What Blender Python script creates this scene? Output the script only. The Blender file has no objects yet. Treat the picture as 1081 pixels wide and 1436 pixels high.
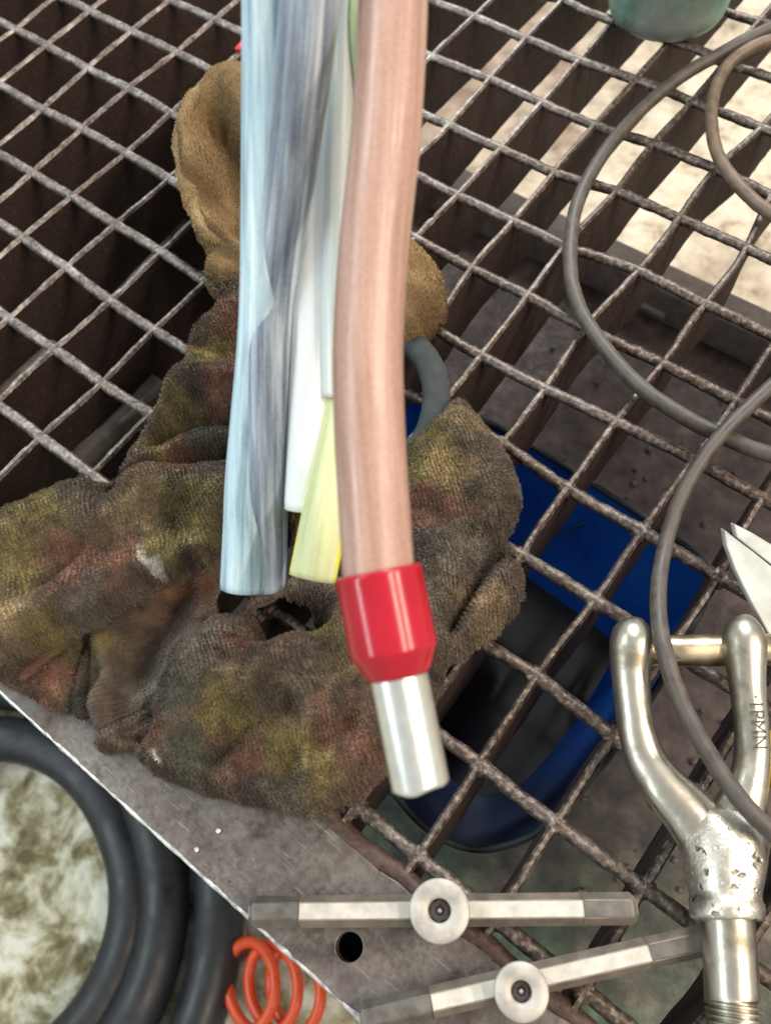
import bpy, bmesh, math, random
import numpy as np
from mathutils import Vector, Matrix

random.seed(7)
RNG = np.random.default_rng(7)
scene = bpy.context.scene
col = scene.collection

# ------------------------------------------------------------------ camera
U = 0.0343                      # pitch of the bearing bars (m)
ASP = 1.1193                    # cross rod pitch / bearing bar pitch
CAM = np.array([0.1969884, -0.42938474, 0.31771449])
ROT = np.array([[0.7923755338162655, 0.6041439387818849, -0.08456426338794226],
                [0.5161764879367615, -0.737870237262418, -0.4348670443519259],
                [-0.3251197421112805, 0.30092792192686213, -0.8965152196667933]])
FPX, CX, CY = 1183.0643636, 540.5, 718.0
cd = bpy.data.cameras.new('camera')
cam = bpy.data.objects.new('camera', cd)
col.objects.link(cam)
m = Matrix.Identity(4)
for i in range(3):
    m[i][0] = ROT[0][i]; m[i][1] = -ROT[1][i]; m[i][2] = -ROT[2][i]; m[i][3] = CAM[i]
cam.matrix_world = m
cd.sensor_width = 36.0
cd.lens = FPX / 1436.0 * 36.0
cd.clip_start = 0.005
cd.clip_end = 50
cd.dof.use_dof = True
cd.dof.focus_distance = 0.33
cd.dof.aperture_fstop = 12.0
scene.camera = cam

# ------------------------------------------------------------------ light
w = bpy.data.worlds.new('World'); scene.world = w; w.use_nodes = True
bg = w.node_tree.nodes['Background']
bg.inputs[0].default_value = (0.90, 0.92, 0.92, 1); bg.inputs[1].default_value = 0.58

def tube_lamp(name, loc, target, width, length, power, color, along=(0.57, -0.82, 0.0)):
    l = bpy.data.lights.new(name, 'AREA'); l.shape = 'RECTANGLE'
    l.size = width; l.size_y = length; l.energy = power; l.color = color
    o = bpy.data.objects.new(name, l); col.objects.link(o)
    z = (Vector(loc) - Vector(target)).normalized(); y = Vector(along); y = (y - z * y.dot(z)).normalized(); x = y.cross(z)
    mw = Matrix.Identity(4)
    for i in range(3): mw[i][0], mw[i][1], mw[i][2], mw[i][3] = x[i], y[i], z[i], loc[i]
    o.matrix_world = mw
    return o
tube_lamp('ceiling_tube_cool', (-1.65, -1.45, 2.0), (0.05, -0.3, 0), 0.15, 4.2, 62, (0.84, 0.97, 1.0), (0.05, -1, 0))
tube_lamp('ceiling_tube_warm', (1.42, 0.10, 2.0), (0.1, -0.2, 0), 0.12, 1.9, 34, (1.0, 0.84, 0.66), (0.75, -0.66, 0))
tube_lamp('ceiling_tube_warm', (2.15, 0.95, 2.0), (0.1, -0.2, 0), 0.12, 1.9, 46, (1.0, 0.84, 0.66), (0.80, -0.58, 0))
tube_lamp('window_light', (-0.95, 1.75, 1.9), (0.05, -0.3, 0), 0.9, 0.9, 76, (0.93, 0.98, 1.0), (0.8, 0.5, 0))

scene.view_settings.view_transform = 'Standard'
scene.view_settings.look = 'None'
scene.view_settings.gamma = 1
scene.view_settings.exposure = 0.12
scene.render.engine = 'CYCLES'
scene.cycles.use_denoising = True
scene.cycles.max_bounces = 8

# ------------------------------------------------------------------ helpers
def ray(x, y):
    return ROT.T @ np.array([(x - CX) / FPX, (y - CY) / FPX, 1.0])
def at(x, y, z=0.0):
    """point of the place at height z that the photograph shows at (x, y)"""
    d = ray(x, y); return CAM + d * ((z - CAM[2]) / d[2])
def dep(x, y, D):
    return CAM + ray(x, y) * D
def depth_of(p):
    return float(ROT[2] @ (np.array(p) - CAM))

def tag(o, label=None, cat=None, group=None, kind=None):
    if label: o['label'] = label
    if cat: o['category'] = cat
    if group: o['group'] = group
    if kind: o['kind'] = kind
    return o
def empty(name, loc=(0, 0, 0)):
    o = bpy.data.objects.new(name, None); o.empty_display_size = 0.01
    o.location = loc; col.objects.link(o); return o
def mesh_obj(name, verts, faces, mats, parent=None, smooth=True, fmat=None, colors=None):
    me = bpy.data.meshes.new(name)
    v = np.asarray(verts, float)
    if parent is not None: v = v - np.array(parent_origin(parent))
    me.from_pydata(v.tolist(), [], [list(map(int, f)) for f in faces])
    for mt in (mats if isinstance(mats, (list, tuple)) else [mats]): me.materials.append(mt)
    if fmat is not None: me.polygons.foreach_set('material_index', np.asarray(fmat, dtype=np.int32))
    me.polygons.foreach_set('use_smooth', np.full(len(me.polygons), bool(smooth)))
    if colors is not None:
        a = me.color_attributes.new('tint', 'FLOAT_COLOR', 'POINT')
        c = np.ones((len(v), 4)); c[:, :3] = colors
        a.data.foreach_set('color', c.ravel())
    me.update()
    o = bpy.data.objects.new(name, me); col.objects.link(o)
    if parent is not None: o.parent = parent
    return o
def parent_origin(p):
    t = Vector((0, 0, 0))
    while p is not None:
        t = t + p.location; p = p.parent
    return t

def catmull(pts, n=8, closed=False):
    P = np.asarray(pts, float)
    if closed: Q = np.vstack([P[-1], P, P[0], P[1]])
    else: Q = np.vstack([2 * P[0] - P[1], P, 2 * P[-1] - P[-2]])
    out = []
    for i in range(1, len(Q) - 2):
        p0, p1, p2, p3 = Q[i - 1], Q[i], Q[i + 1], Q[i + 2]
        for k in range(n):
            t = k / n
            out.append(0.5 * ((2 * p1) + (-p0 + p2) * t + (2 * p0 - 5 * p1 + 4 * p2 - p3) * t * t + (-p0 + 3 * p1 - 3 * p2 + p3) * t ** 3))
    if not closed: out.append(P[-1])
    return np.array(out)

def frames(path, up=(0, 0, 1), closed=False):
    P = np.asarray(path, float)
    T = np.gradient(P, axis=0)
    if closed: T = np.roll(P, -1, 0) - np.roll(P, 1, 0)
    T /= np.linalg.norm(T, axis=1)[:, None] + 1e-12
    u = np.array(up, float); u = u - T[0] * (u @ T[0])
    if np.linalg.norm(u) < 1e-4: u = np.array([1.0, 0, 0]) - T[0] * T[0][0]
    u /= np.linalg.norm(u)
    N = []
    for t in T:
        u = u - t * (u @ t); u = u / np.linalg.norm(u); N.append(u.copy())
    N = np.array(N); B = np.cross(T, N)
    return P, T, N, B

def tube(path, rad, seg=16, caps=True, ry=None, up=(0, 0, 1), jitter=0.0, closed=False, twist=0.0):
    P, T, N, B = frames(path, up, closed)
    n = len(P); r = np.broadcast_to(np.asarray(rad, float), (n,)); r2 = r if ry is None else np.broadcast_to(np.asarray(ry, float), (n,))
    V = []
    for i in range(n):
        for k in range(seg):
            a = 2 * math.pi * k / seg + twist * i
            j = 1 + jitter * RNG.normal()
            V.append(P[i] + (N[i] * math.cos(a) * r2[i] + B[i] * math.sin(a) * r[i]) * j)
    F = []
    m_ = n if closed else n - 1
    for i in range(m_):
        for k in range(seg):
            a, b = i * seg + k, i * seg + (k + 1) % seg
            c, d = ((i + 1) % n) * seg + (k + 1) % seg, ((i + 1) % n) * seg + k
            F.append((a, d, c, b))
    if caps and not closed:
        F.append(tuple(range(seg))); F.append(tuple(range((n - 1) * seg, n * seg))[::-1])
    return np.array(V), F

def merge(parts):
    V, F, off = [], [], 0
    for v, f in parts:
        V.append(np.asarray(v)); F += [tuple(i + off for i in q) for q in f]; off += len(v)
    return np.vstack(V), F

def lathe(profile, origin, axis, seg=48, up=(0, 0, 1)):
    """profile: list of (distance along axis, radius)"""
    a = np.array(axis, float); a /= np.linalg.norm(a)
    u = np.array(up, float); u = u - a * (u @ a)
    if np.linalg.norm(u) < 1e-3: u = np.array([1.0, 0, 0]) - a * a[0]
    u /= np.linalg.norm(u); b = np.cross(a, u)
    V, F = [], []
    for (d, r) in profile:
        for k in range(seg):
            t = 2 * math.pi * k / seg
            V.append(np.array(origin) + a * d + (u * math.cos(t) + b * math.sin(t)) * r)
    for i in range(len(profile) - 1):
        for k in range(seg):
            k2 = (k + 1) % seg
            F.append((i * seg + k, (i + 1) * seg + k, (i + 1) * seg + k2, i * seg + k2))
    return np.array(V), F

def box(c, sx, sy, sz):
    c = np.array(c, float)
    V = [c + np.array((x * sx, y * sy, z * sz)) / 2 for x in (-1, 1) for y in (-1, 1) for z in (-1, 1)]
    F = [(0, 1, 3, 2), (4, 6, 7, 5), (0, 4, 5, 1), (2, 3, 7, 6), (0, 2, 6, 4), (1, 5, 7, 3)]
    return np.array(V), F
def bevel(o, wd, seg=2):
    md = o.modifiers.new('bevel', 'BEVEL'); md.width = wd; md.segments = seg; md.limit_method = 'ANGLE'
    return o

# 2-D value noise for shaping
_T = np.random.default_rng(11).random((256, 256))
def vnoise(x, y):
    xi, yi = np.floor(x).astype(int), np.floor(y).astype(int)
    fx, fy = x - xi, y - yi
    fx, fy = fx * fx * (3 - 2 * fx), fy * fy * (3 - 2 * fy)
    g = lambda i, j: _T[i % 256, j % 256]
    return (g(xi, yi) * (1 - fx) + g(xi + 1, yi) * fx) * (1 - fy) + (g(xi, yi + 1) * (1 - fx) + g(xi + 1, yi + 1) * fx) * fy
def fbm(x, y, o=4):
    s, a, t = 0, 0.5, 0
    for k in range(o):
        s = s + a * vnoise(x * 2 ** k + 17.3 * k, y * 2 ** k + 9.1 * k); t += a; a *= 0.5
    return s / t

# ------------------------------------------------------------------ materials
class NT:
    def __init__(self, name):
        self.m = bpy.data.materials.new(name); self.m.use_nodes = True
        self.t = self.m.node_tree; self.n = self.t.nodes; self.b = self.n['Principled BSDF']
        self.tc = self.n.new('ShaderNodeTexCoord')
    def link(self, a, b): self.t.links.new(a, b)
    def noise(self, scale, detail=4, rough=0.55, vec=None, dist=0.0):
        n = self.n.new('ShaderNodeTexNoise'); n.inputs['Scale'].default_value = scale
        n.inputs['Detail'].default_value = detail; n.inputs['Roughness'].default_value = rough; n.inputs['Distortion'].default_value = dist
        self.link(vec or self.tc.outputs['Object'], n.inputs['Vector']); return n.outputs['Fac']
    def mapping(self, scale, rot=(0, 0, 0), src=None):
        n = self.n.new('ShaderNodeMapping'); n.inputs['Scale'].default_value = scale; n.inputs['Rotation'].default_value = rot
        self.link(src or self.tc.outputs['Object'], n.inputs['Vector']); return n.outputs['Vector']
    def ramp(self, fac, stops, interp='LINEAR'):
        r = self.n.new('ShaderNodeValToRGB'); r.color_ramp.interpolation = interp
        e = r.color_ramp.elements
        while len(e) < len(stops): e.new(0.5)
        for q, (p, c) in zip(e, stops):
            q.position = p; q.color = (*c, 1) if not np.isscalar(c) else (c, c, c, 1)
        self.link(fac, r.inputs[0]); return r.outputs[0]
    def mix(self, fac, a, b, mode='MIX'):
        n = self.n.new('ShaderNodeMix'); n.data_type = 'RGBA'; n.blend_type = mode
        for v, i in ((fac, 0), (a, 6), (b, 7)):
            if hasattr(v, 'links'): self.link(v, n.inputs[i])
            elif np.isscalar(v): n.inputs[i].default_value = v if i == 0 else (v, v, v, 1)
            else: n.inputs[i].default_value = (*v, 1)
        return n.outputs[2]
    def set(self, **k):
        names = dict(color='Base Color', rough='Roughness', metal='Metallic', spec='Specular IOR Level', coat='Coat Weight', trans='Transmission Weight', sheen='Sheen Weight', alpha='Alpha')
        for q, v in k.items():
            i = self.b.inputs[names[q]]
            if hasattr(v, 'links'): self.link(v, i)
            elif np.isscalar(v) or q != 'color': i.default_value = v
            else: i.default_value = (*v, 1)
        return self
    def bump(self, h, strength=0.5, dist=0.001):
        n = self.n.new('ShaderNodeBump'); n.inputs['Strength'].default_value = strength; n.inputs['Distance'].default_value = dist
        self.link(h, n.inputs['Height']); self.link(n.outputs[0], self.b.inputs['Normal']); return self
    def attr(self, name='tint'):
        n = self.n.new('ShaderNodeAttribute'); n.attribute_name = name; return n.outputs['Color']

def plain(name, color, rough=0.5, metal=0.0, nscale=300, var=0.25, bump=0.15, bd=0.0005):
    t = NT(name); n = t.noise(nscale, 5)
    c = np.array(color)
    t.set(color=t.ramp(n, [(0.3, tuple(c * (1 - var))), (0.7, tuple(np.minimum(c * (1 + var), 1)))]), metal=metal)
    t.set(rough=t.ramp(n, [(0.25, max(rough - 0.1, 0.03)), (0.75, min(rough + 0.12, 1))]))
    t.bump(n, bump, bd); return t.m

def make_grating_mats():
    t = NT('worn_bar_top')
    big = t.noise(14, 3); fine = t.noise(420, 5, 0.65); mid = t.noise(90, 4)
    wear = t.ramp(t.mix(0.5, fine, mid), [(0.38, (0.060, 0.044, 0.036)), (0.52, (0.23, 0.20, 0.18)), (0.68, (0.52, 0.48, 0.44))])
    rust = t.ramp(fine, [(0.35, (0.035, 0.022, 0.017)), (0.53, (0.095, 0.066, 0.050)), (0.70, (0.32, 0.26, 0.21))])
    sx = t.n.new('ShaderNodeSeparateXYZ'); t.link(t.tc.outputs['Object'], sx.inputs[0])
    mr = t.n.new('ShaderNodeMapRange'); mr.inputs[1].default_value = -0.14; mr.inputs[2].default_value = 0.10; mr.inputs[3].default_value = 0.12; mr.inputs[4].default_value = 0.62  # browner ramp weighs more towards +X; noise adds random patches
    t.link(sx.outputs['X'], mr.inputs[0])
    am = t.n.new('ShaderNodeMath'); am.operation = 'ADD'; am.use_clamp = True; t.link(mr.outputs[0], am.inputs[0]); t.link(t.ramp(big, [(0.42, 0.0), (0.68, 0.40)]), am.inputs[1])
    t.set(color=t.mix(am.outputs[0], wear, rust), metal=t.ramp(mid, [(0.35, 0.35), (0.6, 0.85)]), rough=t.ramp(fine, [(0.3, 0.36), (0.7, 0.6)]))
    t.bump(fine, 0.45, 0.0007)
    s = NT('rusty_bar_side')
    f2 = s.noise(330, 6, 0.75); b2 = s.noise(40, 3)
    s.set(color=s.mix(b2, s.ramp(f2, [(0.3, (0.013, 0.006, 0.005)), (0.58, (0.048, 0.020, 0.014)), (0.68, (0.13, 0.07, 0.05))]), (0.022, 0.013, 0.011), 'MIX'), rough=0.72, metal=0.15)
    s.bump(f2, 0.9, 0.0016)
    return t.m, s.m
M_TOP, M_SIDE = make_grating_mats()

# ------------------------------------------------------------------ floor
FZ = -0.50
def m_floor():
    t = NT('stained_concrete')
    big = t.noise(9, 5, 0.6, dist=0.6); mid = t.noise(22, 6, 0.66, dist=0.3); fine = t.noise(260, 4)
    base = t.ramp(mid, [(0.38, (0.11, 0.088, 0.038)), (0.45, (0.24, 0.21, 0.11)), (0.515, (0.48, 0.46, 0.33)), (0.60, (0.70, 0.70, 0.60))])
    clean = t.ramp(t.mix(0.5, mid, t.noise(75, 5, 0.7)), [(0.36, (0.20, 0.14, 0.085)), (0.46, (0.48, 0.40, 0.29)), (0.62, (0.64, 0.56, 0.44))])
    sx = t.n.new('ShaderNodeSeparateXYZ'); t.link(t.tc.outputs['Object'], sx.inputs[0])
    mr = t.n.new('ShaderNodeMapRange'); mr.inputs[1].default_value = -0.35; mr.inputs[2].default_value = 0.05; mr.inputs[3].default_value = 1.0; mr.inputs[4].default_value = 0.0
    t.link(sx.outputs['Y'], mr.inputs[0])
    mx = t.n.new('ShaderNodeMapRange'); mx.inputs[1].default_value = -0.42; mx.inputs[2].default_value = -0.10; mx.inputs[3].default_value = 0.9; mx.inputs[4].default_value = 0.0  # shade painted into the floor colour, browner towards -X
    t.link(sx.outputs['X'], mx.inputs[0])
    pt = t.n.new('ShaderNodeMath'); pt.operation = 'ADD'; pt.use_clamp = True; t.link(mx.outputs[0], pt.inputs[0]); t.link(t.ramp(big, [(0.50, 0.0), (0.62, 0.55)]), pt.inputs[1])
    clean = t.mix(pt.outputs[0], clean, t.ramp(mid, [(0.35, (0.12, 0.075, 0.048)), (0.65, (0.33, 0.235, 0.165))]))
    t.set(color=t.mix(mr.outputs[0], clean, base), rough=0.75)
    t.bump(t.mix(0.5, mid, fine), 0.4, 0.003); return t.m
o = mesh_obj('floor', [(-3, -3, FZ), (3, -3, FZ), (3, 3, FZ), (-3, 3, FZ)], [(0, 1, 2, 3)], m_floor())
tag(o, 'pale stained concrete floor below the bench', kind='structure')

# ------------------------------------------------------------------ grating bench
GR = empty('grating_bench', (0, 0, FZ))
tag(GR, 'rusty steel grating bench top with flat edge plate', 'bench')
PTS = "1,0,812,80;1,1,892,107;1,2,972,137;1,3,1070,175;1,-1,737,50;1,-2,665,20;2,0,760,140;2,1,835,172;2,2,917,197;2,3,1002,232;2,4,1080,270;2,-1,687,107;2,-2,605,75;3,0,702,205;3,1,777,237;3,2,865,265;3,3,955,302;3,4,1050,345;3,-1,630,172;4,0,642,270;4,1,720,307;4,2,792,340;4,3,897,375;4,4,990,422;5,0,582,330;5,1,660,372;5,2,740,412;5,3,820,455;5,4,930,507;6,1,605,455;6,2,675,495;6,3,765,542;6,4,865,587;6,5,975,642;6,6,1070,695;7,3,705,620;7,4,795,682;7,5,900,742;7,6,1010,807;8,4,730,775;8,5,835,840;9,4,670,895;9,5,752,945;9,6,860,1030;10,5,673,1072;10,6,780,1155;10,7,905,1245;11,5,585,1200;5,-5,240,155;5,-6,180,120;5,-7,122,92;5,-8,65,60;4,-7,185,40;4,-6,247,70;6,-4,237,247;6,-5,177,212;6,-6,115,177;6,-7,60,150;7,-2,290,392;7,-3,225,350;7,-4,162,312;7,-5,100,272;7,-6,45,240;8,-2,215,460;8,-3,155,420;8,-4,92,372;8,-5,30,330;9,-3,75,487;9,-2,142,535;9,-1,212,577;10,-2,57,610"
RES_A, RES_B = {}, {}
for q in PTS.split(';'):
    a, b, x, y = [int(v) for v in q.split(',')]
    wpt = at(x, y, 0)
    RES_A.setdefault(a, {})[b] = wpt[1] + a * ASP * U
    RES_B.setdefault(b, {})[a] = wpt[0] - b * U
def smooth_res(d, keys):
    if not d: return np.array([RNG.normal() * 0.0012 for _ in keys])
    ks = sorted(d); vals = [d[k] for k in ks]
    return np.interp(keys, ks, vals) + RNG.normal(size=len(keys)) * 0.0002

YTOP, YBOT = 3.2 * ASP * U, -12.62 * U
BAR_H, BAR_T = 0.040, 0.0033
def bearing_bar(b):
    ak = np.arange(-3.2, 11.4, 0.5); rs = smooth_res(RES_B.get(b, {}), ak)
    pts = np.stack([b * U + rs, -ak * ASP * U], 1)
    pts = pts[pts[:, 1] >= YBOT]; pts = np.vstack([pts, [pts[-1, 0], YBOT]])
    P = catmull(pts, 6)
    n = len(P); ph = RNG.random() * 20
    V, F, FM = [], [], []
    for i, (x, y) in enumerate(P):
        j = (vnoise(np.array([y * 260 + ph]), np.array([b * 7.7]))[0] - 0.5)
        t = BAR_T * (1 + 0.28 * j); c = 0.0009; zt = 0.0007 * j
        lean = 0.0012 * math.sin(b * 2.3)
        k = [(-t / 2 - lean, -BAR_H), (-t / 2, -c - 0.0004), (-t / 2 + c, zt), (t / 2 - c, zt), (t / 2, -c - 0.0004), (t / 2 - lean, -BAR_H)]
        for (dx, z) in k: V.append((x + dx, y, z))
    for i in range(n - 1):
        for s in range(6):
            s2 = (s + 1) % 6
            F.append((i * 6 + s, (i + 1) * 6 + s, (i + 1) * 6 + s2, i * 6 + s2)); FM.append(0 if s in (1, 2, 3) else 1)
    F.append(tuple(range(6))); F.append(tuple(range((n - 1) * 6, n * 6))[::-1]); FM += [1, 1]
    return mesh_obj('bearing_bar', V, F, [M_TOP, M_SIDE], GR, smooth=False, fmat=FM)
def cross_rod(a):
    bk = np.arange(-14, 11.01, 0.5); rs = smooth_res(RES_A.get(a, {}), bk)
    pts = np.stack([bk * U, -a * ASP * U + rs, np.full(len(bk), -0.0021)], 1)
    P = catmull(pts, 8)
    n = len(P); r = 0.0028 * (1 + 0.20 * (fbm(np.arange(n) * 0.33, np.full(n, a * 3.1), 3) - 0.5))
    P[:, 2] += 0.0006 * (vnoise(np.arange(n) * 0.2, np.full(n, a * 1.7)) - 0.5)
    V, F = tube(P, r, 8, jitter=0.03, twist=0.16, ry=r * 0.86)
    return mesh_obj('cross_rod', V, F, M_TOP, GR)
for b in range(-14, 11): bearing_bar(b)
for a in range(-3, 12): cross_rod(a)

# weld beads where rod meets bar, one per seen corner of the near rows, joined as one part
parts = []
for a in range(7, 12):
    for b in range(2, 10):
        c = np.array([b * U + np.interp(a, *zip(*sorted(RES_B[b].items()))) if b in RES_B else b * U,
                      -a * ASP * U + (np.interp(b, *zip(*sorted(RES_A[a].items()))) if a in RES_A else 0), -0.0028])
        if c[1] < YBOT + 0.004: continue
        prof = [(-0.004, 0.0004), (-0.0032, 0.0034), (-0.0005, 0.0042), (0.0018, 0.0037), (0.0026, 0.0022), (0.0029, 0.0002)]
        v, f = lathe(prof, c, (0, 0, 1), 14)
        v = v + RNG.normal(size=v.shape) * 0.00022
        parts.append((v, f))
V, F = merge(parts)
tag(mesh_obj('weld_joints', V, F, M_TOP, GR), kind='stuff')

# edge plate with a drilled hole
def m_plate():
    t = NT('worn_steel_plate')
    big = t.noise(26, 5, 0.6, dist=0.5); fine = t.noise(380, 6, 0.7); mid = t.noise(85, 5, 0.6)
    c = t.ramp(mid, [(0.34, (0.065, 0.048, 0.042)), (0.50, (0.13, 0.105, 0.095)), (0.68, (0.22, 0.195, 0.18))])
    c2 = t.ramp(fine, [(0.3, (0.085, 0.068, 0.058)), (0.7, (0.26, 0.235, 0.215))])
    c = t.mix(t.ramp(big, [(0.4, 0.15), (0.62, 0.8)]), c, c2)
    sc = t.noise(60, 2, vec=t.mapping((1, 14, 1), (0, 0, 0.6)))
    c = t.mix(t.ramp(sc, [(0.62, 0.0), (0.72, 0.3)]), c, (0.45, 0.43, 0.4))
    c = t.mix(t.ramp(t.noise(55, 6, 0.75), [(0.55, 0.0), (0.66, 0.8)]), c, (0.045, 0.036, 0.030))

    t.set(color=c, metal=0.55, rough=t.ramp(fine, [(0.3, 0.34), (0.7, 0.56)]))
    t.bump(t.mix(0.5, fine, mid), 0.35, 0.0006); return t.m
M_PLATE = m_plate()
PZ = 0.0006
def edge_plate():
    bm = bmesh.new()
    y0, x0, x1 = -13.80 * U, -9 * U, 11 * U
    # inner edge with rounded slot ends between the bars
    inner = []
    for i in range(int((x1 - x0) / 0.004) + 1):
        x = x0 + i * 0.004
        inner.append((x, -12.63 * U + 0.0010 * (vnoise(np.array([x * 90]), np.array([3.3]))[0] - 0.5) - 0.0012 * abs(math.sin(math.pi * x / U))))
    outer = [(x1 - i * 0.005, y0 + 0.0007 * (vnoise(np.array([i * 0.45]), np.array([8.8]))[0] - 0.5)) for i in range(int((x1 - x0) / 0.005) + 1)]
    loop = inner + outer
    vs = [bm.verts.new((x, y, 0)) for x, y in loop]
    es = [bm.edges.new((vs[i], vs[(i + 1) % len(vs)])) for i in range(len(vs))]
    hc = at(490, 1328, 0)
    hs = [bm.verts.new((hc[0] + 0.0046 * math.cos(t), hc[1] + 0.0046 * math.sin(t), 0)) for t in np.linspace(0, 2 * math.pi, 36, endpoint=False)]
    es += [bm.edges.new((hs[i], hs[(i + 1) % 36])) for i in range(36)]
    bmesh.ops.triangle_fill(bm, use_beauty=True, edges=es)
    for f in list(bm.faces):
        c = f.calc_center_median()
        if (c.x - hc[0]) ** 2 + (c.y - hc[1]) ** 2 < 0.0040 ** 2: bm.faces.remove(f)
        elif f.normal.z < 0: f.normal_flip()
    ext = bmesh.ops.extrude_face_region(bm, geom=list(bm.faces))
    for e in ext['geom']:
        if isinstance(e, bmesh.types.BMVert): e.co.z -= 0.008
    bmesh.ops.recalc_face_normals(bm, faces=list(bm.faces))
    me = bpy.data.meshes.new('edge_plate'); bm.to_mesh(me); bm.free()
    me.materials.append(M_PLATE)
    o = bpy.data.objects.new('edge_plate', me); col.objects.link(o); o.parent = GR
    o.location = (0, 0, PZ - FZ)
    md = bevel(o, 0.0011, 2)
    return o
edge_plate()
# bright scraped outer edge of the plate: a thin bead of worn metal
n = 260
xs = np.linspace(-9 * U, 11 * U, n)
eb = np.stack([xs, np.full(n, -13.80 * U + 0.0002), np.full(n, PZ - 0.0012)], 1)
eb[:, 1] += 0.0006 * (fbm(np.arange(n) * 0.3, np.full(n, 2.2), 3) - 0.5)
V, F = tube(eb, 0.0011 * (1 + 0.5 * (fbm(np.arange(n) * 0.5, np.full(n, 5.2), 3) - 0.3)), 8, jitter=0.08)
mesh_obj('plate_edge', V, F, plain('scraped_edge', (0.56, 0.55, 0.53), 0.42, 0.75, 230, 0.6, 0.6), GR)
# skirt under the plate
V, F = box((1 * U, -13.72 * U, -0.026), 20 * U, 0.005, 0.04)
mesh_obj('frame_skirt', V, F, M_SIDE, GR)
V, F = box((1 * U, -13.15 * U, -0.048), 20 * U, 0.040, 0.004)  # added strip below the drilled hole, keeps it dark
mesh_obj('hole_backing', V, F, M_SIDE, GR)
# weld fillet along the inner edge of the plate
n = 220; xs = np.linspace(-9 * U, 11 * U, n)
pb = np.stack([xs, -12.60 * U + 0.0016 * np.abs(np.sin(math.pi * xs / U)) * -1 + 0.0012, np.full(n, -0.0032)], 1)
V, F = tube(pb, 0.0042 * (1 + 0.3 * (fbm(np.arange(n) * 0.4, np.full(n, 1.2), 3) - 0.5)), 10, jitter=0.05)
mesh_obj('weld_bead', V, F, plain('brown_weld', (0.085, 0.052, 0.042), 0.55, 0.4, 300, 0.4, 0.5, 0.001), GR)

# lower tray and far beam under the grating
def m_tray():
    t = NT('oily_tray_steel')
    big = t.noise(18, 4, 0.6); mid = t.noise(60, 5, 0.65); fine = t.noise(260, 4)
    c = t.ramp(mid, [(0.3, (0.045, 0.033, 0.032)), (0.55, (0.118, 0.084, 0.072)), (0.75, (0.21, 0.155, 0.13))])
    g = t.ramp(mid, [(0.3, (0.028, 0.042, 0.034)), (0.55, (0.075, 0.115, 0.082)), (0.75, (0.20, 0.26, 0.16))])
    sx = t.n.new('ShaderNodeSeparateXYZ'); t.link(t.tc.outputs['Object'], sx.inputs[0])
    near = t.ramp(sx.outputs['Y'], [(0.0, 1.0), (1.0, 0.0)])
    mp = t.n.new('ShaderNodeMapRange'); mp.inputs[1].default_value = -0.42; mp.inputs[2].default_value = -0.30
    mp.inputs[3].default_value = 0.62; mp.inputs[4].default_value = 0.0; t.link(sx.outputs['Y'], mp.inputs[0])
    ad = t.n.new('ShaderNodeMath'); ad.operation = 'MULTIPLY'; t.link(mp.outputs[0], ad.inputs[0])
    t.link(t.ramp(big, [(0.35, 0.3), (0.55, 1.5)]), ad.inputs[1])
    t.set(color=t.mix(ad.outputs[0], c, g), rough=t.ramp(fine, [(0.3, 0.45), (0.7, 0.75)]), metal=0.1)
    t.bump(mid, 0.5, 0.002); return t.m
M_TRAY = m_tray()
TZ = -0.165
yb = at(865, 335, TZ + 0.03)[1]
gx = np.linspace(-0.55, 0.40, 40); gy = np.linspace(-0.465, yb, 30)
V = [(x, y, TZ + 0.004 * (fbm(np.array([x * 9]), np.array([y * 9]), 3)[0] - 0.5)) for y in gy for x in gx]
F = [(j * 40 + i, j * 40 + i + 1, (j + 1) * 40 + i + 1, (j + 1) * 40 + i) for j in range(29) for i in range(39)]
mesh_obj('lower_tray', V, F, M_TRAY, GR)
# far beam: a folded channel lip, with two slots that hold pale rods
V, F = box((-0.075, yb - 0.0115, TZ + 0.015), 0.95, 0.023, 0.030)
bevel(mesh_obj('far_beam', V, F, plain('beam_brown', (0.20, 0.155, 0.125), 0.6, 0.2, 120, 0.3, 0.3, 0.001), GR), 0.002)
for (qa, qb, z) in (((905, 412), (940, 428), TZ + 0.006), ((1005, 452), (1081, 492), TZ + 0.006)):
    A, B = at(*qa, z), at(*qb, z)
    cc = (A + B) / 2; ln = np.linalg.norm(B - A)
    v, f = box((cc[0], cc[1], TZ + 0.0045), ln, 0.014, 0.004)
    mesh_obj('slot', v, f, plain('slot_black', (0.006, 0.005, 0.005), 0.9), GR)
    A, B = at(qa[0] - 6, qa[1] + 14, z + 0.003), at(qb[0] - 8, qb[1] + 14, z + 0.003)
    v, f = tube(catmull([A, (A + B) / 2, B], 6), 0.0026, 10)
    mesh_obj('slot_rod', v, f, plain('pale_rod', (0.33, 0.28, 0.22), 0.5, 0.3), GR)
# legs under the bench
for lx, ly in ((-0.42, -0.44), (-0.42, yb - 0.012), (0.36, -0.44), (0.36, yb - 0.012)):
    v, f = box((lx, ly, (FZ + TZ) / 2), 0.03, 0.02, TZ - FZ - 0.004)
    mesh_obj('leg', v, f, M_SIDE, GR)
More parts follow.
